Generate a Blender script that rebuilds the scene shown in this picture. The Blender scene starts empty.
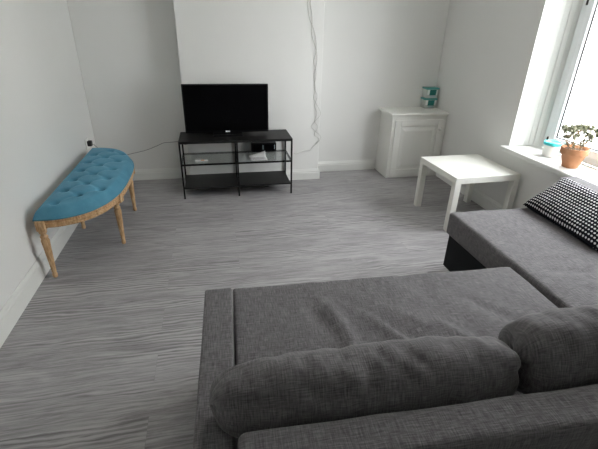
import bpy, bmesh, math, random
import numpy as np
from mathutils import Vector, Matrix, noise
random.seed(7)
SC = bpy.context.scene
COL = SC.collection
PI = math.pi

# ------------------------------------------------------------------ materials
def mat(name, color=(.8, .8, .8), rough=.6, metal=0.0, spec=.5, sheen=0.0):
    m = bpy.data.materials.new(name); m.use_nodes = True
    b = m.node_tree.nodes['Principled BSDF']
    b.inputs['Base Color'].default_value = (*color, 1)
    b.inputs['Roughness'].default_value = rough
    b.inputs['Metallic'].default_value = metal
    b.inputs['Specular IOR Level'].default_value = spec
    if sheen:
        b.inputs['Sheen Weight'].default_value = sheen
    return m

class N:
    def __init__(s, m):
        s.m = m; s.nt = m.node_tree; s.b = s.nt.nodes['Principled BSDF']
    def new(s, t, **kw):
        n = s.nt.nodes.new(t)
        for k, v in kw.items(): setattr(n, k, v)
        return n
    def link(s, a, b): s.nt.links.new(a, b)
    def coords(s, scale=(1, 1, 1), rot=(0, 0, 0), src=None):
        mp = s.new('ShaderNodeMapping')
        mp.inputs['Scale'].default_value = scale; mp.inputs['Rotation'].default_value = rot
        if src is None: src = s.new('ShaderNodeTexCoord').outputs['Object']
        s.link(src, mp.inputs['Vector']); return mp.outputs['Vector']
    def noise(s, vec, scale=5, detail=3, rough=.5, dist=0):
        n = s.new('ShaderNodeTexNoise'); s.link(vec, n.inputs['Vector'])
        n.inputs['Scale'].default_value = scale; n.inputs['Detail'].default_value = detail
        n.inputs['Roughness'].default_value = rough; n.inputs['Distortion'].default_value = dist
        return n.outputs['Fac']
    def math(s, op, a, b=0.0, clamp=False):
        n = s.new('ShaderNodeMath', operation=op); n.use_clamp = clamp
        for i, v in enumerate((a, b)):
            if isinstance(v, (int, float)): n.inputs[i].default_value = v
            else: s.link(v, n.inputs[i])
        return n.outputs[0]
    def ramp(s, fac, stops):
        r = s.new('ShaderNodeValToRGB'); s.link(fac, r.inputs[0])
        e = r.color_ramp.elements
        while len(e) < len(stops): e.new(.5)
        for el, (p, c) in zip(e, stops): el.position = p; el.color = (*c, 1)
        return r.outputs[0]
    def mix(s, fac, a, b, mode='MIX'):
        n = s.new('ShaderNodeMix', data_type='RGBA', blend_type=mode)
        for i, v in ((0, fac), (6, a), (7, b)):
            if isinstance(v, (int, float)): n.inputs[i].default_value = v
            elif isinstance(v, tuple): n.inputs[i].default_value = (*v, 1)
            else: s.link(v, n.inputs[i])
        return n.outputs[2]
    def color(s, c): s.link(c, s.b.inputs['Base Color'])
    def bump(s, h, strength=.3, dist=.002):
        n = s.new('ShaderNodeBump'); n.inputs['Strength'].default_value = strength
        n.inputs['Distance'].default_value = dist
        s.link(h, n.inputs['Height']); s.link(n.outputs[0], s.b.inputs['Normal'])

def paint(name, c, rough=.85, var=.03):
    m = mat(name, c, rough, spec=.3); n = N(m)
    f = n.noise(n.coords(), 1.7, 3)
    n.color(n.mix(f, tuple(x * (1 - var) for x in c), tuple(min(1, x * (1 + var)) for x in c)))
    n.bump(n.noise(n.coords(), 160, 2), .12, .001)
    return m
M = {}
M['wall'] = paint('wall_paint', (.745, .745, .728))
M['ceil'] = paint('ceiling_paint', (.82, .82, .80))
M['trim'] = paint('trim_gloss_paint', (.73, .735, .71), .42, .02)
M['upvc'] = mat('window_plastic', (.74, .77, .78), .35)
M['cabinet'] = paint('cabinet_paint', (.79, .79, .755), .42, .02)
M['lack'] = paint('table_foil', (.80, .80, .75), .4, .015)
M['black_metal'] = mat('black_powder_coated_metal', (.006, .006, .006), .5, spec=.2)
M['shelf_black'] = mat('black_shelf', (.010, .010, .010), .45, spec=.3)
M['screen'] = mat('dark_screen', (.0025, .0025, .003), .25, spec=.08)
M['tv_plastic'] = mat('black_plastic', (.004, .004, .005), .35, spec=.2)
M['white_plastic'] = mat('white_plastic', (.82, .82, .80), .4)
M['rubber'] = mat('black_rubber', (.015, .015, .015), .7)
M['logo'] = mat('pale_logo', (.75, .77, .8), .4)
M['cable_pale'] = mat('pale_cable', (.50, .50, .47), .6)
M['cable_dark'] = mat('grey_cable', (.2, .2, .2), .6)
M['teal'] = mat('teal_plastic', (.10, .40, .38), .4)
M['teal_dark'] = mat('dark_teal_label', (.006, .17, .15), .5)
M['tub_clear'] = mat('translucent_tub', (.58, .60, .57), .35)
M['label_white'] = mat('white_label', (.86, .87, .85), .5)
M['label_blue'] = mat('pale_blue_label', (.42, .55, .58), .5)
M['turquoise'] = mat('turquoise_lid', (.06, .60, .62), .35)
M['tub_white'] = mat('white_tub', (.74, .74, .72), .45)
M['paper'] = mat('paper', (.82, .82, .82), .7)
M['ink'] = mat('printed_ink', (.30, .30, .32), .7)
M['orange'] = mat('orange_print', (.75, .35, .08), .6)
M['soil'] = mat('soil', (.10, .065, .04), .95)

# terracotta
m = mat('terracotta', (.6, .27, .12), .8, spec=.25); n = N(m)
n.color(n.ramp(n.noise(n.coords(), 9, 4), [(.3, (.48, .22, .11)), (.55, (.58, .29, .155)), (.8, (.66, .40, .25))]))
n.bump(n.noise(n.coords(), 90, 3), .2, .001); M['terracotta'] = m
# leaves / stems
m = mat('succulent_leaf', (.5, .52, .36), .55); n = N(m)
n.color(n.ramp(n.noise(n.coords(), 40, 2), [(.35, (.10, .11, .06)), (.5, (.27, .28, .18)), (.65, (.50, .48, .37))])); M['leaf'] = m
m = mat('succulent_stem', (.42, .30, .19), .8); n = N(m)
n.color(n.ramp(n.noise(n.coords(), 50, 2), [(.35, (.25, .15, .08)), (.6, (.55, .42, .28))])); M['stem'] = m
# oak
m = mat('limed_oak', (.5, .3, .15), .65, spec=.3); n = N(m)
f = n.noise(n.coords((14, 14, 3)), 6, 5, .6, .6)
c1 = n.ramp(f, [(.3, (.34, .19, .085)), (.52, (.56, .36, .19)), (.75, (.70, .52, .34))])
n.color(c1); n.bump(f, .25, .001); M['oak'] = m
# blue velvet
m = mat('blue_velvet', (.03, .16, .27), .8, spec=.15, sheen=.5); n = N(m)
n.b.inputs['Sheen Roughness'].default_value = .35
n.b.inputs['Sheen Tint'].default_value = (.45, .75, .95, 1)
f = n.noise(n.coords((1, 1, 1)), 11, 4, .6)
n.color(n.ramp(f, [(.3, (.065, .215, .315)), (.7, (.100, .285, .395))]))
n.bump(n.noise(n.coords(), 260, 2), .1, .001); M['velvet'] = m

def fabric(name, dark, mid, light):
    m = mat(name, mid, .92, spec=.15, sheen=.12); n = N(m)
    uv = n.new('ShaderNodeTexCoord').outputs['UV']
    fx = n.noise(n.coords((22, 330, 1), src=uv), 1, 3, .6)
    fy = n.noise(n.coords((330, 22, 1), src=uv), 1, 3, .6)
    s = n.math('MULTIPLY', n.math('ADD', fx, fy), .5)
    soft = n.noise(n.coords(), 3.0, 2)
    s = n.math('ADD', s, n.math('MULTIPLY', n.math('SUBTRACT', soft, .5), .08))
    n.color(n.ramp(s, [(.36, dark), (.5, mid), (.64, light)]))
    h = n.math('ADD', n.noise(n.coords((60, 600, 1), src=uv), 1, 1), n.noise(n.coords((600, 60, 1), src=uv), 1, 1))
    n.bump(h, .25, .0012)
    return m
M['fabric'] = fabric('grey_melange_weave', (.065, .062, .066), (.132, .127, .132), (.220, .214, .220))
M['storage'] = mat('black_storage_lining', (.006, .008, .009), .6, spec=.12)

# dotted cushion
m = mat('dotted_fabric', (.01, .01, .012), .9, spec=.1); n = N(m)
sep = n.new('ShaderNodeSeparateXYZ'); n.link(n.new('ShaderNodeTexCoord').outputs['Object'], sep.inputs[0])
p = .019
def cell(o, off): return n.math('SUBTRACT', n.math('FRACT', n.math('ADD', n.math('DIVIDE', o, p), off)), .5)
ax, ay = cell(sep.outputs[0], 40.5), cell(sep.outputs[1], 40.5)
ax = n.math('MULTIPLY', ax, 1.25)
d = n.math('SQRT', n.math('ADD', n.math('MULTIPLY', ax, ax), n.math('MULTIPLY', ay, ay)))
rad = n.math('ADD', n.math('MULTIPLY', n.noise(n.coords(), 30, 1), .22), .20)
n.color(n.mix(n.math('LESS_THAN', d, rad), (.010, .011, .016), (.70, .70, .72))); M['dots'] = m

# vinyl plank floor
m = mat('grey_wood_floor', (.25, .25, .25), .42, spec=.42); n = N(m)
tc = n.new('ShaderNodeTexCoord').outputs['Object']
br = n.new('ShaderNodeTexBrick'); n.link(tc, br.inputs['Vector'])
br.offset = .37; br.inputs['Color1'].default_value = (0, 0, 0, 1); br.inputs['Color2'].default_value = (1, 1, 1, 1)
br.inputs['Mortar'].default_value = (.5, .5, .5, 1)
br.inputs['Scale'].default_value = 1; br.inputs['Mortar Size'].default_value = .0007
br.inputs['Brick Width'].default_value = 1.22; br.inputs['Row Height'].default_value = .18
sx = n.new('ShaderNodeSeparateXYZ'); n.link(tc, sx.inputs[0])
cb = n.new('ShaderNodeCombineXYZ')
rnd = n.math('MULTIPLY', br.outputs['Color'], 13.0)
wob = n.math('MULTIPLY', n.math('SUBTRACT', n.noise(n.coords((1.6, 7, 1), src=tc), 1, 3, .55, .4), .5), .06)
n.link(n.math('ADD', sx.outputs[0], rnd), cb.inputs[0]); n.link(n.math('ADD', n.math('ADD', sx.outputs[1], wob), n.math('MULTIPLY', rnd, .37)), cb.inputs[1]); n.link(rnd, cb.inputs[2])
v = cb.outputs[0]
fine = n.noise(n.coords((4, 150, 1), src=v), 1, 6, .72, .5)
mid = n.noise(n.coords((2.0, 11, 1), src=v), 1, 6, .72, 1.2)
wv = n.new('ShaderNodeTexWave', wave_type='BANDS', bands_direction='Y'); n.link(n.coords((1.3, 6.0, .3), src=v), wv.inputs['Vector'])
wv.inputs['Scale'].default_value = 2.2; wv.inputs['Distortion'].default_value = 7.0; wv.inputs['Detail'].default_value = 3
wv.inputs['Detail Scale'].default_value = 1.2
msk = n.ramp(n.noise(n.coords((.9, 5, 1), src=v), 1, 2), [(.46, (0, 0, 0)), (.60, (1, 1, 1))])
cath = n.math('MULTIPLY', n.math('MULTIPLY', n.math('SUBTRACT', wv.outputs['Fac'], .5), msk), .20)
g = n.math('ADD', n.math('MULTIPLY', fine, .62), n.math('MULTIPLY', mid, .35))
g = n.math('ADD', g, cath)
g = n.math('ADD', g, n.math('MULTIPLY', br.outputs['Color'], .03))
c = n.ramp(g, [(.36, (.165, .158, .163)), (.49, (.305, .296, .303)), (.61, (.44, .43, .438))])
c = n.mix(n.math('MULTIPLY', br.outputs['Fac'], .3), c, (.18, .18, .18))
n.color(c); n.bump(g, .12, .002)
n.link(n.math('ADD', n.math('MULTIPLY', fine, .2), .33), n.b.inputs['Roughness']); M['floor'] = m

def glass(name, tint=(1, 1, 1), gl=.08):
    m = bpy.data.materials.new(name); m.use_nodes = True; nt = m.node_tree; nt.nodes.clear()
    o = nt.nodes.new('ShaderNodeOutputMaterial'); mx = nt.nodes.new('ShaderNodeMixShader')
    t = nt.nodes.new('ShaderNodeBsdfTransparent'); g = nt.nodes.new('ShaderNodeBsdfGlossy')
    t.inputs[0].default_value = (*tint, 1); g.inputs['Roughness'].default_value = .02
    lw = nt.nodes.new('ShaderNodeLayerWeight'); lw.inputs[0].default_value = .5
    pw = nt.nodes.new('ShaderNodeMath'); pw.operation = 'POWER'; pw.inputs[1].default_value = 4
    ma = nt.nodes.new('ShaderNodeMath'); ma.operation = 'MULTIPLY_ADD'; ma.inputs[1].default_value = .7; ma.inputs[2].default_value = .04
    nt.links.new(lw.outputs['Facing'], pw.inputs[0]); nt.links.new(pw.outputs[0], ma.inputs[0]); nt.links.new(ma.outputs[0], mx.inputs[0]); nt.links.new(t.outputs[0], mx.inputs[1]); nt.links.new(g.outputs[0], mx.inputs[2])
    nt.links.new(mx.outputs[0], o.inputs[0]); return m
M['glass'] = glass('clear_glass')
M['shelf_glass'] = glass('shelf_glass', (.95, .97, .96))

# ------------------------------------------------------------------ mesh helpers
def box(bm, x0, y0, z0, x1, y1, z1, mtx=None):
    vs = [bm.verts.new((x, y, z)) for x in (x0, x1) for y in (y0, y1) for z in (z0, z1)]
    for f in ((0, 1, 3, 2), (4, 6, 7, 5), (0, 4, 5, 1), (2, 3, 7, 6), (0, 2, 6, 4), (1, 5, 7, 3)):
        bm.faces.new([vs[i] for i in f])
    if mtx:
        for v in vs: v.co = mtx @ v.co
    return vs
def prism(bm, pts, z0, z1):
    a = [bm.verts.new((x, y, z0)) for x, y in pts]; b = [bm.verts.new((x, y, z1)) for x, y in pts]
    bm.faces.new(a[::-1]); bm.faces.new(b)
    k = len(pts)
    for i in range(k): bm.faces.new((a[i], a[(i + 1) % k], b[(i + 1) % k], b[i]))
def tube(bm, pts, r, seg=6, closed=False):
    pts = [Vector(p) for p in pts]; rings = []
    for i, p in enumerate(pts):
        t = (pts[min(i + 1, len(pts) - 1)] - pts[max(i - 1, 0)]).normalized()
        up = Vector((0, 0, 1)) if abs(t.z) < .9 else Vector((1, 0, 0))
        a = t.cross(up).normalized(); b = t.cross(a)
        rr = r[i] if isinstance(r, (list, tuple)) else r
        rings.append([bm.verts.new(p + (a * math.cos(2 * PI * k / seg) + b * math.sin(2 * PI * k / seg)) * rr) for k in range(seg)])
    for r0, r1 in zip(rings, rings[1:]):
        for k in range(seg): bm.faces.new((r0[k], r0[(k + 1) % seg], r1[(k + 1) % seg], r1[k]))
    bm.faces.new(rings[0][::-1]); bm.faces.new(rings[-1])
def lathe(bm, prof, cx=0, cy=0, seg=24, flute=None):
    rings = []
    for z, r in prof:
        ring = []
        for k in range(seg):
            a = 2 * PI * k / seg; rr = r
            if flute and flute[0] < z < flute[1]: rr = r * (1 - .10 * (k % 2))
            ring.append(bm.verts.new((cx + rr * math.cos(a), cy + rr * math.sin(a), z)))
        rings.append(ring)
    for r0, r1 in zip(rings, rings[1:]):
        for k in range(seg): bm.faces.new((r0[k], r0[(k + 1) % seg], r1[(k + 1) % seg], r1[k]))
    bm.faces.new(rings[0][::-1]); bm.faces.new(rings[-1])
def smooth_pts(pts, n=8):
    P = [Vector(p) for p in pts]; P = [P[0]] + P + [P[-1]]; out = []
    for i in range(1, len(P) - 2):
        for k in range(n):
            t = k / n; a, b, c, d = P[i - 1:i + 3]
            out.append(.5 * ((2 * b) + (c - a) * t + (2 * a - 5 * b + 4 * c - d) * t * t + (3 * b - a - 3 * c + d) * t ** 3))
    out.append(P[-2]); return out
def obj(name, bm, material, parent=None, smooth=False, bevel=0, loc=None, rot=None, seg=2):
    bmesh.ops.recalc_face_normals(bm, faces=bm.faces)
    me = bpy.data.meshes.new(name); bm.to_mesh(me); bm.free()
    o = bpy.data.objects.new(name, me); COL.objects.link(o); me.materials.append(material)
    if smooth:
        for p_ in me.polygons: p_.use_smooth = True
    if bevel:
        md = o.modifiers.new('bevel', 'BEVEL'); md.width = bevel; md.segments = seg
        md.limit_method = 'ANGLE'; md.angle_limit = math.radians(40)
    if parent: o.parent = parent
    if material.name.startswith('grey_melange') and name != 'back_cushion': box_uv(o)
    if loc: o.location = loc
    if rot: o.rotation_euler = rot
    return o
def thing(name, label, cat, loc=(0, 0, 0), rz=0, group=None):
    o = bpy.data.objects.new(name, None); COL.objects.link(o); o.empty_display_size = .1
    o.location = loc; o.rotation_euler = (0, 0, rz); tag(o, label, cat, group); return o
def tag(o, label, cat, group=None):
    o['label'] = label; o['category'] = cat
    if group: o['group'] = group
    return o
def box_uv(o):
    """cloth laid on each face in metres"""
    me = o.data; uvl = me.uv_layers.new(name='cloth')
    for p_ in me.polygons:
        a = max(range(3), key=lambda k: abs(p_.normal[k])); i_, j_ = [(1, 2), (0, 2), (0, 1)][a]
        for li in p_.loop_indices:
            c_ = me.vertices[me.loops[li].vertex_index].co; uvl.data[li].uv = (c_[i_], c_[j_])
    return o
def roll_uv(o, rr):
    me = o.data; uvl = me.uv_layers.new(name='cloth')
    for p_ in me.polygons:
        cs = [me.vertices[me.loops[li].vertex_index].co for li in p_.loop_indices]
        an = [math.atan2(c_.z, c_.y) for c_ in cs]
        if max(an) - min(an) > PI: an = [a + 2 * PI if a < 0 else a for a in an]
        for li, c_, a in zip(p_.loop_indices, cs, an): uvl.data[li].uv = (c_.x, a * rr)
    return o
def struct(name, bm, m, parent=None, bevel=0):
    o = obj(name, bm, m, parent, bevel=bevel)
    if parent is None: o['kind'] = 'structure'
    return o
def B(*a, **k):
    bm = bmesh.new(); box(bm, *a, **k); return bm
def axis(lo, hi, r, k):
    a = [lo + r * (1 - math.cos(PI / 2 * i / 4)) for i in range(5)]
    mid_ = [lo + r + (hi - lo - 2 * r) * i / k for i in range(1, k)]
    return a + mid_ + [hi - r * (1 - math.cos(PI / 2 * i / 4)) for i in range(4, -1, -1)]
def soft_box(x0, y0, z0, x1, y1, z1, r, nx, ny, nz, fn=None):
    """upholstered block: rounded box on a fine grid, fn(p) -> offset"""
    X, Y, Z = axis(x0, x1, r, nx), axis(y0, y1, r, ny), axis(z0, z1, r, nz)
    bm = bmesh.new(); vd = {}
    def vert(i, j, k):
        if (i, j, k) in vd: return vd[i, j, k]
        p = Vector((X[i], Y[j], Z[k]))
        q = Vector((min(max(p.x, x0 + r), x1 - r), min(max(p.y, y0 + r), y1 - r), min(max(p.z, z0 + r), z1 - r)))
        d = p - q
        if d.length > 1e-9: p = q + d.normalized() * min(r, max(abs(d.x), abs(d.y), abs(d.z)))
        if fn: p = p + Vector(fn(p))
        vd[i, j, k] = bm.verts.new(p); return vd[i, j, k]
    I, J, K = len(X) - 1, len(Y) - 1, len(Z) - 1
    for i in range(I):
        for j in range(J):
            for k in (0, K): bm.faces.new((vert(i, j, k), vert(i + 1, j, k), vert(i + 1, j + 1, k), vert(i, j + 1, k)))
    for i in range(I):
        for k in range(K):
            for j in (0, J): bm.faces.new((vert(i, j, k), vert(i + 1, j, k), vert(i + 1, j, k + 1), vert(i, j, k + 1)))
    for j in range(J):
        for k in range(K):
            for i in (0, I): bm.faces.new((vert(i, j, k), vert(i, j + 1, k), vert(i, j + 1, k + 1), vert(i, j, k + 1)))
    return bm

# ------------------------------------------------------------------ camera
yaw, pitch, roll, F = 0.21069, 0.45988, 0.023166, 408.63
CAM = Vector((1.1148, -0.3561, 1.4731))
fw = Vector((math.sin(yaw) * math.cos(pitch), math.cos(yaw) * math.cos(pitch), -math.sin(pitch)))
r0 = Vector((math.cos(yaw), -math.sin(yaw), 0)); u0 = r0.cross(fw)
r = r0 * math.cos(roll) + u0 * math.sin(roll); u = -r0 * math.sin(roll) + u0 * math.cos(roll)
cd = bpy.data.cameras.new('camera'); cam = bpy.data.objects.new('camera', cd); COL.objects.link(cam)
cam.matrix_world = Matrix(((r.x, u.x, -fw.x, CAM.x), (r.y, u.y, -fw.y, CAM.y), (r.z, u.z, -fw.z, CAM.z), (0, 0, 0, 1)))
cd.sensor_width = 36; cd.lens = 36 * F / 598; cd.clip_start = .02
SC.camera = cam

# ------------------------------------------------------------------ room
W, D, CH = 3.471, 3.817, 3.598
CL, CR = .8575, 2.148
YR, H = -2.3, 2.55
struct('floor', B(-.2, YR - .2, -.1, 3.9, 4.05, 0), M['floor'])
struct('ceiling', B(-.2, YR - .2, H, 3.9, 4.05, H + .1), M['ceil'])
struct('wall_left', B(-.2, YR - .2, 0, -.012, 4.05, H), M['wall'])
bm = bmesh.new()
prism(bm, [(-.012, 4.05), (-.012, D), (CL, D), (CL, CH), (CR, CH), (CR, D), (W, D), (W, 4.05)], 0, H)
struct('wall_back', bm, M['wall'], bevel=.006)
# right wall with window opening
WY0, WY1, SZ, WT = .75, 2.535, .600, 2.15
bm = bmesh.new()
far = [(W, D + .2), (W, WY1), (3.607, WY1), (3.722, 2.455), (3.80, 2.455), (3.80, D + .2)]
near = [(W, YR - .2), (W, WY0), (3.607, WY0), (3.722, WY0 + .08), (3.80, WY0 + .08), (3.80, YR - .2)]
prism(bm, far, 0, H); prism(bm, near[::-1], 0, H)
box(bm, W, WY0, 0, 3.80, WY1, SZ - .036); box(bm, W, WY0, WT, 3.80, WY1, H)
struct('wall_right', bm, M['wall'])
# rear wall, with a glazed opening behind the camera
struct('wall_rear', B(-.012, YR - .2, 0, W, YR, H), M['wall'])

def skirting(name, path, h=.112):
    """path: floor points, room on the left-hand side when walking"""
    prof = [(0, 0), (.018, 0), (.018, h - .036), (.014, h - .032), (.014, h - .020), (.010, h - .014), (.006, h - .004), (.004, h), (0, h)]
    bm = bmesh.new(); rings = []
    P = [Vector((*q, 0)) for q in path]
    for i, q in enumerate(P):
        d0 = (q - P[i - 1]).normalized() if i else (P[1] - q).normalized()
        d1 = (P[i + 1] - q).normalized() if i < len(P) - 1 else d0
        n0, n1 = Vector((-d0.y, d0.x, 0)), Vector((-d1.y, d1.x, 0))
        b = (n0 + n1).normalized(); b /= max(.3, b.dot(n0))
        rings.append([bm.verts.new(q + b * o_ + Vector((0, 0, z))) for o_, z in prof])
    for a, b in zip(rings, rings[1:]):
        for k in range(len(prof) - 1): bm.faces.new((a[k], a[k + 1], b[k + 1], b[k]))
    bm.faces.new(rings[0]); bm.faces.new(rings[-1][::-1])
    return struct(name, bm, M['trim'])
skirting('baseboard_left', [(-.012, D), (-.012, YR)], .130)
skirting('baseboard_back', [(2.858, D), (CR, D), (CR, CH), (CL, CH), (CL, D), (-.012, D)], .108)
skirting('baseboard_right', [(W, YR), (W, 3.49)], .112)

# window 1
w1 = bpy.data.objects.new('window_1', None); COL.objects.link(w1); w1.location = (3.60, 1.6, SZ); w1['kind'] = 'structure'
def L1(x0, y0, z0, x1, y1, z1): return (x0 - 3.60, y0 - 1.6, z0 - SZ, x1 - 3.60, y1 - 1.6, z1 - SZ)
fy0, fy1 = WY0 + .08, 2.455
bm = bmesh.new()
box(bm, *L1(3.722, fy1 - .06, SZ, 3.79, fy1, WT)); box(bm, *L1(3.722, fy0, SZ, 3.79, fy0 + .06, WT))
box(bm, *L1(3.722, fy0 + .06, SZ, 3.79, fy1 - .06, SZ + .05)); box(bm, *L1(3.722, fy0 + .06, WT - .05, 3.79, fy1 - .06, WT))
box(bm, *L1(3.722, 1.54, SZ + .05, 3.79, 1.60, WT - .05))
struct('window_frame', bm, M['upvc'], w1, bevel=.006)
for (a, b) in ((1.60, fy1 - .06), (fy0 + .06, 1.54)):
    z0, z1 = SZ + .05, WT - .05
    bm = bmesh.new(); x0, x1, t = 3.706, 3.75, .058
    box(bm, *L1(x0, a, z0, x1, a + t, z1)); box(bm, *L1(x0, b - t, z0, x1, b, z1))
    box(bm, *L1(x0, a + t, z0, x1, b - t, z0 + t)); box(bm, *L1(x0, a + t, z1 - t, x1, b - t, z1))
    sash = struct('window_sash', bm, M['upvc'], w1, bevel=.012)
    bm = bmesh.new(); x0, x1, g = 3.726, 3.734, .007
    a2, b2, c2, d2 = a + t, b - t, z0 + t, z1 - t
    box(bm, *L1(x0, a2, c2, x1, a2 + g, d2)); box(bm, *L1(x0, b2 - g, c2, x1, b2, d2))
    box(bm, *L1(x0, a2 + g, c2, x1, b2 - g, c2 + g)); box(bm, *L1(x0, a2 + g, d2 - g, x1, b2 - g, d2))
    struct('gasket', bm, M['rubber'], sash)
    struct('window_pane', B(*L1(3.736, a2 + .001, c2 + .001, 3.744, b2 - .001, d2 - .001)), M['glass'], sash)
for z in (.665, 1.62):
    struct('window_hinge', B(*L1(3.700, fy1 - .062, z, 3.7215, fy1 - .053, z + .035)), M['rubber'], w1, bevel=.002)
o = struct('window_sill', B(*L1(3.409, WY0 - .03, SZ - .034, 3.7215, WY1 + .010, SZ)), M['trim'], w1, bevel=.008)
# reveal lining: board and splayed panel with bead grooves
bm = bmesh.new()
prism(bm, [(W - .001, WY1 + .004), (W - .001, WY1 - .020), (3.602, WY1 - .020), (3.602, WY1 + .004)], SZ + .001, WT)
o = struct('trim_1', bm, M['trim'], bevel=.003)
bm = bmesh.new()
d_ = Vector((3.722 - 3.608, 2.455 - WY1, 0)).normalized(); nrm = Vector((d_.y, -d_.x, 0)); 
if nrm.x > 0: nrm = -nrm
for s0, s1, t in ((0.002, .038, .020), (.042, .074, .006), (.078, .112, .012)):
    a = Vector((3.608, WY1, 0)) + d_ * s0; b = Vector((3.608, WY1, 0)) + d_ * s1
    prism(bm, [(a.x, a.y), (b.x, b.y), (b.x + nrm.x * t, b.y + nrm.y * t), (a.x + nrm.x * t, a.y + nrm.y * t)], SZ + .001, WT)
struct('trim_2', bm, M['trim'], bevel=.003)

# outside: pavement and pale house across the road
M['pave'] = paint('pale_paving', (.55, .55, .53)); M['render'] = paint('white_render', (.80, .79, .77)); M['house_glass'] = mat('net_curtained_glass', (.5, .52, .54), .2); M['roof'] = mat('slate', (.25, .25, .27), .7)
o = obj('pavement', B(3.9, -12, -.5, 22, 20, -.4), M['pave']); o['kind'] = 'structure'
hs = thing('terraced_house', 'pale building seen outside through the bright window', 'house', (10.5, 4, -.4))
obj('wall', B(0, -7, 0, .3, 7, 4.2), M['render'], hs)
obj('roof', B(-.2, -7.2, 4.2, 3, 7.2, 4.5), M['roof'], hs)
for y in (-5, -2, 1, 4):
    wn = obj('window', B(-.04, y, 1.2, 0.02, y + 1.1, 2.6), M['upvc'], hs)
    obj('pane', B(-.05, y + .1, 1.3, -.03, y + 1.0, 2.5), M['house_glass'], wn)

# ------------------------------------------------------------------ media stand
LM = thing('tv_stand', 'black metal media stand with a glass middle shelf against the chimney breast', 'tv stand', (.8043, 3.2271, 0), -.0029)
t = .014
bm = B(0, 0, .508, 1.0, .36, .530); obj('top_shelf', bm, M['shelf_black'], LM, bevel=.002)
for x in (0, .493, .986):
    for y in (0, .346):
        obj('leg', B(x, y, 0, x + t, y + t, .508), M['black_metal'], LM)
bm = bmesh.new()
for z in (.312,):
    for y in (0, .346): 
        for xa, xb in ((t, .493), (.507, .986)): box(bm, xa, y, z, xb, y + t, z + t)
    for x in (0, .493, .986): box(bm, x, t, z, x + t, .346, z + t)
obj('shelf_rail', bm, M['black_metal'], LM)
obj('glass_shelf', B(.004, .004, .326, .996, .356, .332), M['shelf_glass'], LM)
bm = bmesh.new()
for xa, xb in ((t, .493), (.507, .986)): box(bm, xa, .0, .095, xb, .36, .108)
obj('bottom_shelf', bm, M['shelf_black'], LM, bevel=.002)
# TV
TV = thing('television', 'black flat screen television standing on the media stand', 'television', (1.238, 3.44, .530), -.01)
def TB(x0, y0, z0, x1, y1, z1): return B(x0, y0, z0, x1, y1, z1)
bm = bmesh.new(); box(bm, -.376, 0, .020, .376, .022, .444); box(bm, -.25, .022, .08, .25, .055, .35)
obj('housing', bm, M['tv_plastic'], TV, bevel=.004)
obj('screen', B(-.363, -.002, .040, .363, .001, .432), M['screen'], TV)
obj('stand_neck', B(-.05, .022, .010, .05, .035, .06), M['tv_plastic'], TV)
bm = bmesh.new()
prism(bm, [(-.13, -.075), (.13, -.075), (.135, .09), (-.135, .09)], .0, .012); obj('stand_base', bm, M['tv_plastic'], TV, bevel=.004)
bm = bmesh.new()
prism(bm, [(-.125, -.01), (.13, -.01), (.13, .011), (-.125, .011)], .012, .0195); obj('stand_collar', bm, M['tv_plastic'], TV, bevel=.003)
bm = B(-.021, -.004, .024, .021, 0, .037); obj('logo_plate', bm, M['logo'], TV, bevel=.001)

# black media box on the glass shelf: two square modules side by side
MB_ = thing('media_box', 'small black twin box at the back right of the glass shelf', 'media box', (1.576, 3.5, .3325), 0)
obj('case', B(-.120, 0, .004, .120, .055, .090), M['tv_plastic'], MB_, bevel=.004)
for x in (-.104, .010): obj('front_panel', B(x, -.006, .014, x + .088, .0, .078), M['screen'], MB_, bevel=.003)
for x in (-.1, .085):
    for y in (.008, .04): obj('foot', B(x, y, 0, x + .012, y + .01, .004), M['rubber'], MB_)
for x in (-.012, .100): obj('painted_glint', B(x, -.003, .03, x + .005, .0, .07), M['label_blue'], MB_)  # glints on the black case, put in as pale strips
# papers
def sheet(name, pts_fn, nx, ny, m, parent=None, th=.0012):
    bm = bmesh.new(); top = [[bm.verts.new(pts_fn(i / nx, j / ny)) for j in range(ny + 1)] for i in range(nx + 1)]
    for i in range(nx):
        for j in range(ny): bm.faces.new((top[i][j], top[i + 1][j], top[i + 1][j + 1], top[i][j + 1]))
    o = obj(name, bm, m, parent, smooth=True)
    md = o.modifiers.new('thickness', 'SOLIDIFY'); md.thickness = th; md.offset = 1; return o
lf = thing('leaflet', 'white folded leaflet with printed lines on the right half of the glass shelf', 'leaflet', (1.425, 3.25, .3325), .05)
def leaf_fn(a, b):
    x = a * .155; y = b * .17 ; z = .0
    k = max(0, b - .55 - .12 * (1 - a)) / .45
    z += k * .045 * (.1 + a * .9); y -= k * .03
    return (x, y, z + .001)
sheet('page', leaf_fn, 10, 14, M['paper'], lf)
bm = bmesh.new()
for i in range(5): box(bm, .02, .012 + i * .016, .0024, .02 + (.10 if i % 2 else .12), .017 + i * .016, .0029)
obj('printed_lines', bm, M['ink'], lf)
pk = thing('paper_packet', 'small white and orange packet on the left half of the glass shelf', 'packet', (.925, 3.28, .3325), -.06)
obj('packet', B(0, 0, 0, .115, .035, .008), M['paper'], pk, bevel=.002)
obj('printed_panel', B(.055, .008, .008, .082, .030, .0088), M['orange'], pk)

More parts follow.
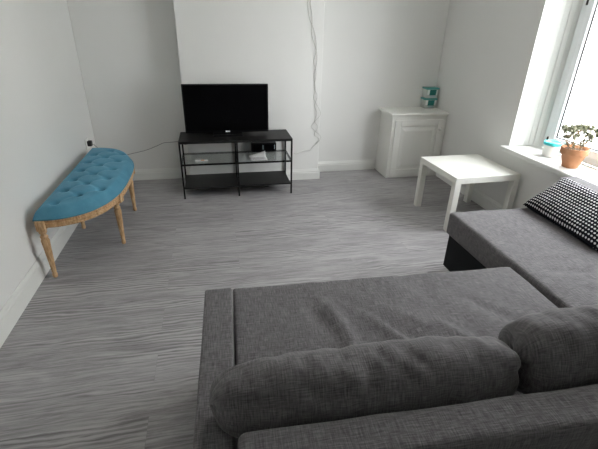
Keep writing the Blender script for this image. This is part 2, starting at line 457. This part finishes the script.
# ------------------------------------------------------------------ cabinet in the right alcove
CB = thing('alcove_cabinet', 'low white painted alcove cabinet with a raised panel door', 'cabinet', (2.860, 3.5025, 0))
cw, cdp, chh = .611, .3135, .679
obj('body', B(.012, .012, .0, cw - .004, cdp, chh - .022), M['cabinet'], CB, bevel=.003)
obj('worktop', B(-.016, -.028, chh - .022, cw, cdp, chh), M['cabinet'], CB, bevel=.006)
bm = bmesh.new()
box(bm, .012, 0, .0, .055, .0125, chh - .023); box(bm, .560, 0, .0, cw - .004, .0125, chh - .023)
box(bm, .055, 0, .0, .560, .0125, .028); box(bm, .055, 0, .606, .560, .0125, chh - .023)
obj('face_frame', bm, M['cabinet'], CB, bevel=.002)
def rect_bevel_panel(bm, x0, z0, x1, z1, ya, yb, s):
    a = [bm.verts.new(q) for q in ((x0, ya, z0), (x1, ya, z0), (x1, ya, z1), (x0, ya, z1))]
    b = [bm.verts.new(q) for q in ((x0 + s, yb, z0 + s), (x1 - s, yb, z0 + s), (x1 - s, yb, z1 - s), (x0 + s, yb, z1 - s))]
    for k in range(4): bm.faces.new((a[k], a[(k + 1) % 4], b[(k + 1) % 4], b[k]))
    bm.faces.new(b); bm.faces.new(a[::-1])
bm = bmesh.new(); dx0, dx1, dz0, dz1 = .043, .572, .032, .612; fwid = .062
box(bm, dx0, -.018, dz0, dx0 + fwid, -.001, dz1); box(bm, dx1 - fwid, -.018, dz0, dx1, -.001, dz1)
box(bm, dx0 + fwid, -.018, dz0, dx1 - fwid, -.001, dz0 + fwid); box(bm, dx0 + fwid, -.018, dz1 - fwid, dx1 - fwid, -.001, dz1)
door = obj('door', bm, M['cabinet'], CB, bevel=.005, seg=3)
bm = B(dx0 + fwid, -.004, dz0 + fwid, dx1 - fwid, -.001, dz1 - fwid)
rect_bevel_panel(bm, dx0 + fwid + .010, dz0 + fwid + .010, dx1 - fwid - .010, dz1 - fwid - .010, -.0035, -.018, .038); obj('raised_panel', bm, M['cabinet'], door)
bm = bmesh.new(); lathe(bm, [(0, .013), (.010, .013), (.014, .014), (.022, .016), (.028, .012), (.030, .004)], seg=16)
obj('knob', bm, M['cabinet'], door, smooth=True, loc=(.540, -.018, .510), rot=(PI / 2, 0, 0))

def food_tub(label, x, y, z, rz, s):
    T = thing('food_tub', label, 'tub', (x, y, z), rz, 'stacked tubs on the alcove cabinet')
    w0, w1, d0, d1, h = .062 * s, .074 * s, .042 * s, .05 * s, .088
    bm = bmesh.new(); P = []
    for z_, w, d in ((0, w0, d0), (h, w1, d1)): P.append([bm.verts.new((a * w, b * d, z_)) for a, b in ((-1, -1), (1, -1), (1, 1), (-1, 1))])
    for k in range(4): bm.faces.new((P[0][k], P[0][(k + 1) % 4], P[1][(k + 1) % 4], P[1][k]))
    bm.faces.new(P[0][::-1]); bm.faces.new(P[1]); obj('body', bm, M['tub_clear'], T, bevel=.01, seg=3)
    obj('lid', B(-w1 - .004, -d1 - .004, h, w1 + .004, d1 + .004, h + .016), M['teal'], T, bevel=.006)
    def patch(nm, xa, xb, za, zb, m, o_=.0015):
        bm = bmesh.new(); vs = []
        for yy in (0, 1):
            for xx, zz in ((xa, za), (xb, za), (xb, zb), (xa, zb)):
                d = d0 + (d1 - d0) * zz / h; vs.append(bm.verts.new((xx * s, -d - (o_ if yy else -.001), zz)))
        bm.faces.new(vs[:4]); bm.faces.new(vs[4:])
        for k in range(4): bm.faces.new((vs[k], vs[(k + 1) % 4], vs[4 + (k + 1) % 4], vs[4 + k]))
        obj(nm, bm, m, T)
    patch('label', -.055, .062, .036, .084, M['label_white'])
    patch('label_print', -.030, .044, .030, .086, M['teal_dark'], .0025)
    patch('label_band', -.022, .040, .010, .028, M['label_blue'])
    return T
food_tub('clear food tub with teal lid and label on the cabinet, lower of two', 3.372, 3.752, .6795, -.05, .96)
food_tub('clear food tub with teal lid and label, upper one stacked on the other tub', 3.374, 3.752, .6795 + .105, -.02, .96)

# ------------------------------------------------------------------ white side table
LT = thing('side_table', 'square white side table with thick legs by the right wall', 'table', (2.868, 2.236, 0), .0274)
obj('tabletop', B(0, 0, .40, .56, .555, .45), M['lack'], LT, bevel=.0025)
for x in (0, .51):
    for y in (0, .505): obj('leg', B(x + .0005, y + .0005, 0, x + .0495, y + .0495, .40), M['lack'], LT, bevel=.002)

# ------------------------------------------------------------------ corner sofa
SF = thing('corner_sofa', 'grey woven corner sofa bed with a chaise on the right', 'sofa')
TH = math.radians(-1.7); A0 = (1.108, .195, 0); RZ = (0, 0, TH)
def wr(amp, sc, seed, st=(1, 1, 1)):
    def f(p):
        q = Vector((p.x * st[0] * sc + seed, p.y * st[1] * sc, p.z * sc)); return amp * noise.noise(q)
    return f
w_ = wr(.006, 5, 3, (1, .5)); w2_ = wr(.003, 16, 9, (1, .4))
def crease(p, x0, y0, x1, y1, wd, amp):
    ax_, ay_ = x1 - x0, y1 - y0; L = math.hypot(ax_, ay_); s = ((p.x - x0) * ax_ + (p.y - y0) * ay_) / L / L
    if s < -.1 or s > 1.1: return 0
    dd = abs((p.x - x0) * ay_ - (p.y - y0) * ax_) / L
    return amp * math.exp(-(dd / wd) ** 2) * max(0, math.sin(PI * min(max(s, 0), 1)))
def seat_fn(p):
    z = 0
    if p.z > .38:
        z = w_(p) + w2_(p) * 1.0
        for c in ((.38, .86, .45, .40, .022, .020), (.50, .80, .70, .30, .02, .018), (.30, .86, .36, .55, .018, -.010), (.45, .84, .74, .42, .014, -.013), (.30, .60, .50, .28, .018, -.011), (.72, .70, .98, .32, .02, .013), (.62, .75, .80, .50, .012, .011), (.95, .8, 1.25, .35, .02, -.011)):
            z += crease(p, *c)
    return (0, 0, z)
obj('seat', soft_box(.009, .118, .25, 1.348, .945, .43, .013, 60, 44, 4, seat_fn), M['fabric'], SF, True, loc=A0, rot=RZ)
obj('seat_base', B(.004, .118, .03, 1.33, .935, .249), M['fabric'], SF, bevel=.01, loc=A0, rot=RZ)
obj('armrest', soft_box(-.109, -.005, .02, -.002, .85, .50, .009, 6, 20, 16, lambda p: (.003 * noise.noise(p * 7), 0, .002 * noise.noise(p * 9))), M['fabric'], SF, True, loc=A0, rot=(0, 0, math.radians(-2.3)))
obj('backrest', soft_box(.006, 0, .02, 1.375, .115, .602, .022, 40, 6, 16, lambda p: (0, .004 * noise.noise(p * 6), .003 * noise.noise(p * 8))), M['fabric'], SF, True, loc=A0, rot=RZ)
def ch_fn(p):
    z = 0
    if p.z > .40:
        z = w_(p) * .9 + w2_(p) * .7
        for c in ((2.56, 1.02, 2.95, .95, .015, -.011), (2.6, 1.15, 2.9, 1.12, .02, .005), (2.62, .9, 3.0, .8, .02, .005)): z += crease(p, *c)
    return (0, 0, z)
obj('chaise_cushion', soft_box(2.500, .31, .298, 3.248, 1.703, .443, .018, 34, 60, 4, ch_fn), M['fabric'], SF, True)
bm = bmesh.new(); box(bm, 2.553, .31, .035, 3.248, 1.735, .294)
st = obj('storage_box', bm, M['storage'], SF, bevel=.006)
for y in (.4, 1.62):
    for x in (2.60, 3.16): obj('foot', B(x, y, 0, x + .05, y + .05, .0345), M['rubber'], SF)
for x, y in ((.03, .15), (1.25, .15), (.03, .82), (1.25, .82)): obj('foot', B(x, y, 0, x + .05, y + .05, .0295), M['rubber'], SF, loc=A0, rot=RZ)
obj('armrest', soft_box(3.252, .19, .02, 3.392, 1.742, .62, .020, 6, 30, 14, lambda p: (0, 0, .002 * noise.noise(p * 9))), M['fabric'], SF, True)
obj('backrest', soft_box(2.500, .185, .02, 3.250, .300, .615, .022, 20, 6, 14), M['fabric'], SF, True)

# loose back cushions
def bolster(name, L, a, b, seed, pleat=.16, sag=.0, ex=11, tp=.0):
    bm = bmesh.new(); NU, NV = 84, 64; rings = []
    for i in range(NU + 1):
        tt = -1 + 2 * i / NU; uu = math.sin(tt * PI / 2) * .35 + tt * .65
        uu = max(-1, min(1, uu))
        env = max(0.0, 1 - abs(uu) ** ex) ** .42 * (1 - tp * max(0, (abs(uu) - .5) / .5) ** 1.3)
        ring = []
        for k in range(NV):
            ph = 2 * PI * k / NV; c, s = math.cos(ph), math.sin(ph)
            e = 2 / 2.35
            y = a * math.copysign(abs(c) ** e, c); z = b * math.copysign(abs(s) ** e, s)
            fold = 1 - pleat * (abs(uu) ** 9) * (abs(math.cos(2 * ph + .4)) ** 8)
            f = env * fold
            q = Vector((uu * L * 4 + seed, math.cos(ph) * 1.2, math.sin(ph) * 1.2))
            wz = .008 * noise.noise(q) + .009 * noise.noise(Vector((uu * L * 11 + math.sin(ph) * 1.6 + seed, ph if False else c * 1.3, s * 1.3)))
            x = uu * L / 2 * (1 + .02 * c)
            ring.append(bm.verts.new((x, y * f + wz * c * env, z * f + wz * s * env + sag * (uu ** 2))))
        rings.append(ring)
    for r0_, r1_ in zip(rings[1:-2], rings[2:-1]):
        for k in range(NV): bm.faces.new((r0_[k], r0_[(k + 1) % NV], r1_[(k + 1) % NV], r1_[k]))
    for rr, inner in ((rings[1], rings[0]), (rings[-2], rings[-1])):
        cx = sum((v.co for v in rr), Vector()) / NV
        sgn = 1 if cx.x > 0 else -1
        prev = rr
        for q in (.66, .33, .1):
            cur = []
            for k in range(NV):
                ph = 2 * PI * k / NV
                pin = .012 * (1 - q) - .014 * (abs(math.cos(2 * ph + .4)) ** 12) * math.sin(PI * q)
                cur.append(bm.verts.new(cx + (rr[k].co - cx) * q + Vector((sgn * (pin), 0, 0))))
            for k in range(NV): bm.faces.new((prev[k], prev[(k + 1) % NV], cur[(k + 1) % NV], cur[k]))
            prev = cur
        bm.faces.new(prev)
    bmesh.ops.delete(bm, geom=[v for v in rings[0] + rings[-1]], context='VERTS')
    return roll_uv(obj(name, bm, M['fabric'], smooth=True), (a + b) / 2)
def sofa_pt(x, y, z): 
    c, s = math.cos(TH), math.sin(TH); return (A0[0] + x * c - y * s, A0[1] + x * s + y * c, z)
b1 = bolster('back_cushion', .885, .092, .109, 3.1, .30, ex=18, tp=.27); b1.location = sofa_pt(.384, .222, .574); b1.rotation_euler = (math.radians(-8), 0, TH)
tag(b1, 'long grey bolster back cushion at the armrest end of the sofa', 'cushion', 'sofa back cushions')
b2 = bolster('back_cushion', .95, .104, .136, 8.7, .20, ex=16, tp=.05); b2.location = sofa_pt(1.290, .243, .588); b2.rotation_euler = (math.radians(-10), math.radians(-1), TH + .01)
tag(b2, 'puffy grey back cushion cut off by the right edge of the photo', 'cushion', 'sofa back cushions')

# dotted cushion
bm = bmesh.new(); NX, NY = 40, 60; hx, hy, th = .150, .30, .055
vs = {}
for sgn in (1, -1):
    for i in range(NX + 1):
        for j in range(NY + 1):
            a, b = -1 + 2 * i / NX, -1 + 2 * j / NY
            if sgn < 0 and (i in (0, NX) or j in (0, NY)): vs[sgn, i, j] = vs[1, i, j]; continue
            k = (max(0, (1 - a ** 4)) * max(0, (1 - b ** 6))) ** .5
            pin = 1 - .05 * (1 - abs(b) ** 2) * 0
            x = a * hx * (1 - .05 * (1 - b * b) * abs(a)); y = b * hy * (1 - .05 * (1 - a * a) * abs(b))
            z = sgn * (th * k + .004 * k * noise.noise(Vector((x * 14, y * 14, sgn))))
            vs[sgn, i, j] = bm.verts.new((x, y, z))
for sgn in (1, -1):
    for i in range(NX):
        for j in range(NY): bm.faces.new((vs[sgn, i, j], vs[sgn, i + 1, j], vs[sgn, i + 1, j + 1], vs[sgn, i, j + 1]))
pc = obj('throw_cushion', bm, M['dots'], smooth=True)
pc.location = (3.128, 1.405, .542); pc.rotation_euler = (0, math.radians(-36), math.radians(-2.2))
tag(pc, 'black throw cushion with small white dots leaning on the chaise armrest', 'cushion')

# ------------------------------------------------------------------ bench
BY = 2.738
BN = thing('bench', 'half oval bench with buttoned blue velvet seat and turned oak legs', 'bench', (0, BY, 0))
XB, DEP, HL, PW = .036, .434, .685, 2.7
def outline(ins=0.0, n=90):
    pts = []
    for i in range(n + 1):
        tt = -math.cos(PI * i / n) * .992
        x = XB + (DEP) * max(0, 1 - abs(tt) ** PW) ** (1 / PW); pts.append((x, tt * HL))
    return pts
OL = np.array(outline())
poly = np.vstack([OL, [[XB, OL[-1][1]], [XB, OL[0][1]]]])
def edge_dist(x, y):
    P = poly; Q = np.roll(P, -1, 0); d = Q - P; v = np.array([x, y]) - P
    t_ = np.clip((v * d).sum(1) / np.maximum((d * d).sum(1), 1e-12), 0, 1)
    return float(np.sqrt(((v - d * t_[:, None]) ** 2).sum(1)).min())
BUT = [(.140, 2.158 + .199 * k - BY) for k in range(6)] + [(.245, 2.265 + .197 * k - BY) for k in range(6)] + [(.357, 2.360 + .200 * k - BY) for k in range(5)]
SEG = []
for i, p0_ in enumerate(BUT):
    for q0_ in BUT[i + 1:]:
        if .08 < math.dist(p0_, q0_) < .165: SEG.append((p0_, q0_))
SA = np.array([s_[0] for s_ in SEG]); SB = np.array([s_[1] for s_ in SEG]); BA = np.array(BUT)
ZB, ZH = .402, .058
def cushion_z(x, y):
    e = edge_dist(x, y); re = .05
    k = min(1, e / re); z = ZH * (1 - (1 - k) ** 2.2) + .018 * min(1, e / .16)
    d = np.hypot(BA[:, 0] - x, BA[:, 1] - y).min()
    z -= .048 * math.exp(-(d / .018) ** 2) + .007 * math.exp(-(d / .04) ** 2)
    dd = SB - SA; v = np.array([x, y]) - SA; t_ = np.clip((v * dd).sum(1) / (dd * dd).sum(1), 0, 1)
    ds = np.sqrt(((v - dd * t_[:, None]) ** 2).sum(1)).min()
    z -= .0045 * math.exp(-(ds / .013) ** 2) * min(1, e / .05)
    return ZB + max(0.0, z)
bm = bmesh.new(); NS, NT = 84, 230; g = []
for j in range(NT + 1):
    tt = -math.cos(PI * j / NT) * .992
    tt = .55 * tt + .45 * (-.992 + 1.984 * j / NT)
    y = tt * HL; xo = XB + DEP * max(0, 1 - abs(tt) ** PW) ** (1 / PW); row = []
    for i in range(NS + 1):
        s_ = .5 - .5 * math.cos(PI * i / NS); s_ = .6 * s_ + .4 * i / NS
        x = XB + (xo - XB) * s_
        row.append(bm.verts.new((x, y, cushion_z(x, y))))
    g.append(row)
for j in range(NT):
    for i in range(NS): bm.faces.new((g[j][i], g[j][i + 1], g[j + 1][i + 1], g[j + 1][i]))
bmesh.ops.remove_doubles(bm, verts=bm.verts, dist=1e-5)
edges = [e for e in bm.edges if e.is_boundary]
ret = bmesh.ops.extrude_edge_only(bm, edges=edges)
nv = [v for v in ret['geom'] if isinstance(v, bmesh.types.BMVert)]
for v in nv: v.co.z = ZB - .008
bmesh.ops.contextual_create(bm, geom=[e for e in bm.edges if e.is_boundary])
CU = obj('seat_cushion', bm, M['velvet'], BN, smooth=True)
for bx, by in BUT:
    bm = bmesh.new(); bmesh.ops.create_uvsphere(bm, u_segments=12, v_segments=6, radius=.008)
    for v in bm.verts: v.co.z *= .5
    obj('button', bm, M['velvet'], CU, smooth=True, loc=(bx, by, cushion_z(bx, by) + .002))
# piping round the front
bm = bmesh.new()
tube(bm, [(x - .000, y, ZB - .002) for x, y in OL], .0045, 6); obj('piping', bm, M['velvet'], CU, smooth=True)
# apron
def sweep(bm, pts, prof):
    P = [Vector((*q, 0)) for q in pts]; rings = []
    for i, q in enumerate(P):
        d = (P[min(i + 1, len(P) - 1)] - P[max(0, i - 1)]).normalized(); nn = Vector((d.y, -d.x, 0))
        rings.append([bm.verts.new(q + nn * o_ + Vector((0, 0, z))) for o_, z in prof])
    for a, b in zip(rings, rings[1:]):
        for k in range(len(prof)): bm.faces.new((a[k], a[(k + 1) % len(prof)], b[(k + 1) % len(prof)], b[k]))
    bm.faces.new(rings[0]); bm.faces.new(rings[-1][::-1])
bm = bmesh.new()
pr = [(-.028, .345), (-.006, .345), (-.004, .352), (-.010, .355), (-.010, .360), (-.004, .363), (-.004, .372), (-.010, .375), (-.010, .380), (-.003, .383), (-.002, .3935), (-.028, .3935)]
sweep(bm, [(.080, OL[0][1])] + [tuple(q) for q in OL] + [(.080, OL[-1][1])], pr)
obj('apron', bm, M['oak'], BN)
obj('rear_rail', B(XB, -HL + .06, .348, XB + .02, HL - .06, .3935), M['oak'], BN)
prof = [(0, .013), (.004, .016), (.022, .0175), (.030, .014), (.036, .0135), (.042, .0165), (.046, .015), (.12, .0195), (.20, .0235), (.245, .0265), (.262, .0275), (.272, .023), (.276, .020), (.281, .025), (.289, .026), (.294, .021), (.300, .0175), (.308, .018), (.314, .0255), (.322, .027), (.329, .0255), (.331, .02)]
for lx, ly in ((.062, 2.068), (.062, 3.402), (.413, 2.452), (.405, 3.040), (.062, 2.752)):
    lx += .008 if lx < .1 else 0; rzz = 0 if lx < .1 else (-.25 if ly < BY else .25)
    bm = bmesh.new(); lathe(bm, [(z, r_ * .86) for z, r_ in prof], seg=32, flute=(.05, .255))
    lg = obj('leg', bm, M['oak'], BN, smooth=True, loc=(lx, ly - BY, 0), rot=(0, 0, rzz))
    s_ = .024 if lx < .1 else .022
    obj('leg_block', B(-s_, -s_, .331, s_, s_, .394), M['oak'], lg, bevel=.003, loc=(0 if lx < .1 else .026, 0, 0))

# ------------------------------------------------------------------ socket + cables
SK = thing('wall_socket', 'white wall socket low on the left wall with a black plug', 'socket', (-.012, 3.545, .458))
obj('faceplate', B(0, -.044, -.044, .009, .044, .044), M['white_plastic'], SK, bevel=.003)
bm = bmesh.new(); box(bm, .009, -.020, -.022, .045, .026, .024); obj('plug', bm, M['rubber'], SK, bevel=.006)
bm = bmesh.new()
wy = D - .024
tube(bm, smooth_pts([(.045, 3.545, .45), (.10, 3.60, .36), (.16, 3.70, .29), (.22, wy, .262), (.296, wy, .279), (.36, wy, .292), (.43, wy, .308), (.48, wy, .323), (.55, wy - .01, .352), (.62, wy, .378), (.69, wy - .01, .385), (.785, 3.74, .40), (.815, 3.64, .405), (.845, 3.588, .41), (.92, 3.590, .43), (.98, 3.592, .46)]), .0028, 6)
tag(obj('power_cable', bm, M['cable_dark'], smooth=True), 'thin dark cable trailing from the wall socket to the tv stand', 'cable')
cy = CH - .006
c1 = [(1.985, 2.3), (2.000, 1.95), (2.012, 1.647), (2.035, 1.50), (2.03, 1.38), (2.075, 1.25), (2.085, 1.15), (2.06, 1.03), (2.076, .90), (2.06, .82), (2.115, .72), (2.13, .66), (2.06, .58), (2.045, .54), (2.10, .49), (2.145, .44), (2.12, .39), (2.06, .34), (2.036, .305), (1.96, .30), (1.90, .275), (1.871, .285)]
c2 = [(1.995, 2.3), (1.985, 1.95), (1.990, 1.68), (2.005, 1.52), (2.055, 1.40), (2.080, 1.26), (2.055, 1.15), (2.080, 1.05), (2.065, .92), (2.095, .84), (2.07, .75), (2.095, .68), (2.075, .60), (2.11, .54), (2.075, .47), (2.125, .42), (2.09, .37)]
for nm, cc, lab in (('aerial_cable', c1, 'long wavy pale cable hanging down the chimney breast to the stand'), ('aerial_cable', c2, 'shorter pale cable twisted beside the long one on the chimney breast')):
    bm = bmesh.new(); tube(bm, smooth_pts([(x + .018 * min(1, max(0, 1.6 - z)), cy, z) for x, z in cc], 6), .0022, 5)
    tag(obj(nm, bm, M['cable_pale'], smooth=True), lab, 'cable')

# ------------------------------------------------------------------ things on the sill
TU = thing('plastic_tub', 'round white tub with a turquoise lid on the window sill', 'tub', (3.595, 2.215, SZ)); TU.scale = (.9, .9, 1)
bm = bmesh.new(); lathe(bm, [(0, .052), (.003, .056), (.088, .064), (.092, .066)], seg=32); obj('body', bm, M['tub_white'], TU, smooth=True)
bm = bmesh.new(); lathe(bm, [(.088, .0675), (.091, .070), (.106, .070), (.110, .067), (.110, .058), (.107, .056)], seg=32); obj('lid', bm, M['turquoise'], TU, smooth=True)
PP = thing('potted_succulent', 'terracotta pot with a pale branching succulent on the window sill', 'plant', (3.548, 1.965, SZ)); PP.scale = (.84, .84, .90)
bm = bmesh.new()
lathe(bm, [(0, .055), (.003, .060), (.105, .090), (.106, .098), (.110, .101), (.150, .104), (.154, .101), (.153, .093), (.128, .090)], seg=40); obj('pot', bm, M['terracotta'], PP, smooth=True)
bm = bmesh.new(); lathe(bm, [(.1285, .0885), (.134, .088), (.137, .05), (.138, .01)], seg=32); obj('soil', bm, M['soil'], PP, smooth=True)
bs, bl = bmesh.new(), bmesh.new()
rnd_ = random.Random(12); tips, mids = [], []
def branch(p, d, L, r_, lev):
    pts = [p.copy()]; q = p.copy(); dd = d.copy()
    for i in range(4):
        dd = (dd + Vector((rnd_.uniform(-.25, .25), rnd_.uniform(-.25, .25), rnd_.uniform(.0, .18)))).normalized()
        q = q + dd * L / 4; pts.append(q.copy())
    mids.append((pts[3], dd))
    tube(bs, pts, [r_ * (1 - .12 * i) for i in range(5)], 6)
    if lev == 0: tips.append((q, dd)); tips.append((pts[3], dd)); return
    for k in range(rnd_.choice((2, 3))):
        a = rnd_.uniform(0, 2 * PI); nd = (dd + Vector((math.cos(a), math.sin(a), rnd_.uniform(-.15, .3))) * .75).normalized()
        branch(q, nd, L * 1.0 if lev == 2 else L * .95, r_ * .62, lev - 1)
for k in range(7):
    a = 2 * PI * k / 7 + .3; rr = .03
    branch(Vector((rr * math.cos(a), rr * math.sin(a), .130)), Vector((math.cos(a) * .9, math.sin(a) * .9, 1.0)).normalized(), .068, .0065, 2)
def leaf(c, d, s):
    z = d.normalized(); x = z.orthogonal().normalized(); y = z.cross(x)
    a = rnd_.uniform(0, PI); x, y = x * math.cos(a) + y * math.sin(a), y * math.cos(a) - x * math.sin(a)
    ring = []
    for k in range(6):
        t_ = 2 * PI * k / 6; ring.append(bl.verts.new(c + z * s * (1 + math.cos(t_)) + x * s * .55 * math.sin(t_)))
    a1 = bl.verts.new(c + z * s + y * s * .25); a2 = bl.verts.new(c + z * s - y * s * .25)
    for k in range(6): bl.faces.new((ring[k], ring[(k + 1) % 6], a1)); bl.faces.new((ring[(k + 1) % 6], ring[k], a2))
for q, dd in tips + mids:
    if q.x > .150: continue
    for k in range(12):
        v = Vector((rnd_.gauss(0, 1), rnd_.gauss(0, 1), rnd_.gauss(.3, .8))).normalized()
        leaf(q, (v + dd * .5), rnd_.uniform(.008, .013))
print('PLANT', max(v.co.x for v in bs.verts), min(v.co.x for v in bs.verts), max(v.co.z for v in bs.verts), max(v.co.y for v in bs.verts))
obj('stems', bs, M['stem'], PP, smooth=True); obj('leaves', bl, M['leaf'], PP)

# ------------------------------------------------------------------ light
wd = bpy.data.worlds.new('overcast_sky'); SC.world = wd; wd.use_nodes = True
bg = wd.node_tree.nodes['Background']; bg.inputs[0].default_value = (.96, .985, 1.0, 1); bg.inputs[1].default_value = 12.5
def portal(name, loc, rot, sx_, sy_):
    l = bpy.data.lights.new(name, 'AREA'); l.shape = 'RECTANGLE'; l.size = sx_; l.size_y = sy_; l.cycles.is_portal = True
    o = bpy.data.objects.new(name, l); COL.objects.link(o); o.location = loc; o.rotation_euler = rot
portal('window_portal', (3.83, (fy0 + fy1) / 2, (SZ + WT) / 2), (0, PI / 2, 0), WT - SZ, fy1 - fy0)
# unseen ceiling light, added to fill the room with light
CLT = thing('added_fill_light', 'round white ceiling light out of view, added as fill', 'fill light', (1.75, 1.7, H))
bm = bmesh.new(); lathe(bm, [(-.012, .17), (-.010, .19), (0, .19)], seg=32); obj('mount', bm, M['white_plastic'], CLT)
bm = bmesh.new(); lathe(bm, [(-.10, .02), (-.095, .08), (-.07, .14), (-.03, .175), (-.013, .18)], seg=32)
m = mat('fill_light_diffuser', (1, .97, .92), .5); b = m.node_tree.nodes['Principled BSDF']; b.inputs['Emission Color'].default_value = (1, .93, .84, 1); b.inputs['Emission Strength'].default_value = 12
obj('diffuser', bm, m, CLT, smooth=True)

SC.view_settings.view_transform = 'Standard'; SC.view_settings.look = 'None'
SC.view_settings.gamma = 1; SC.view_settings.exposure = 0.68; SC.view_settings.use_curve_mapping = False
SC.cycles.use_denoising = True
SC.cycles.max_bounces = 10; SC.cycles.diffuse_bounces = 6; SC.cycles.transparent_max_bounces = 12
SC.cycles.caustics_reflective = False; SC.cycles.caustics_refractive = False
SC.cycles.sample_clamp_indirect = 8
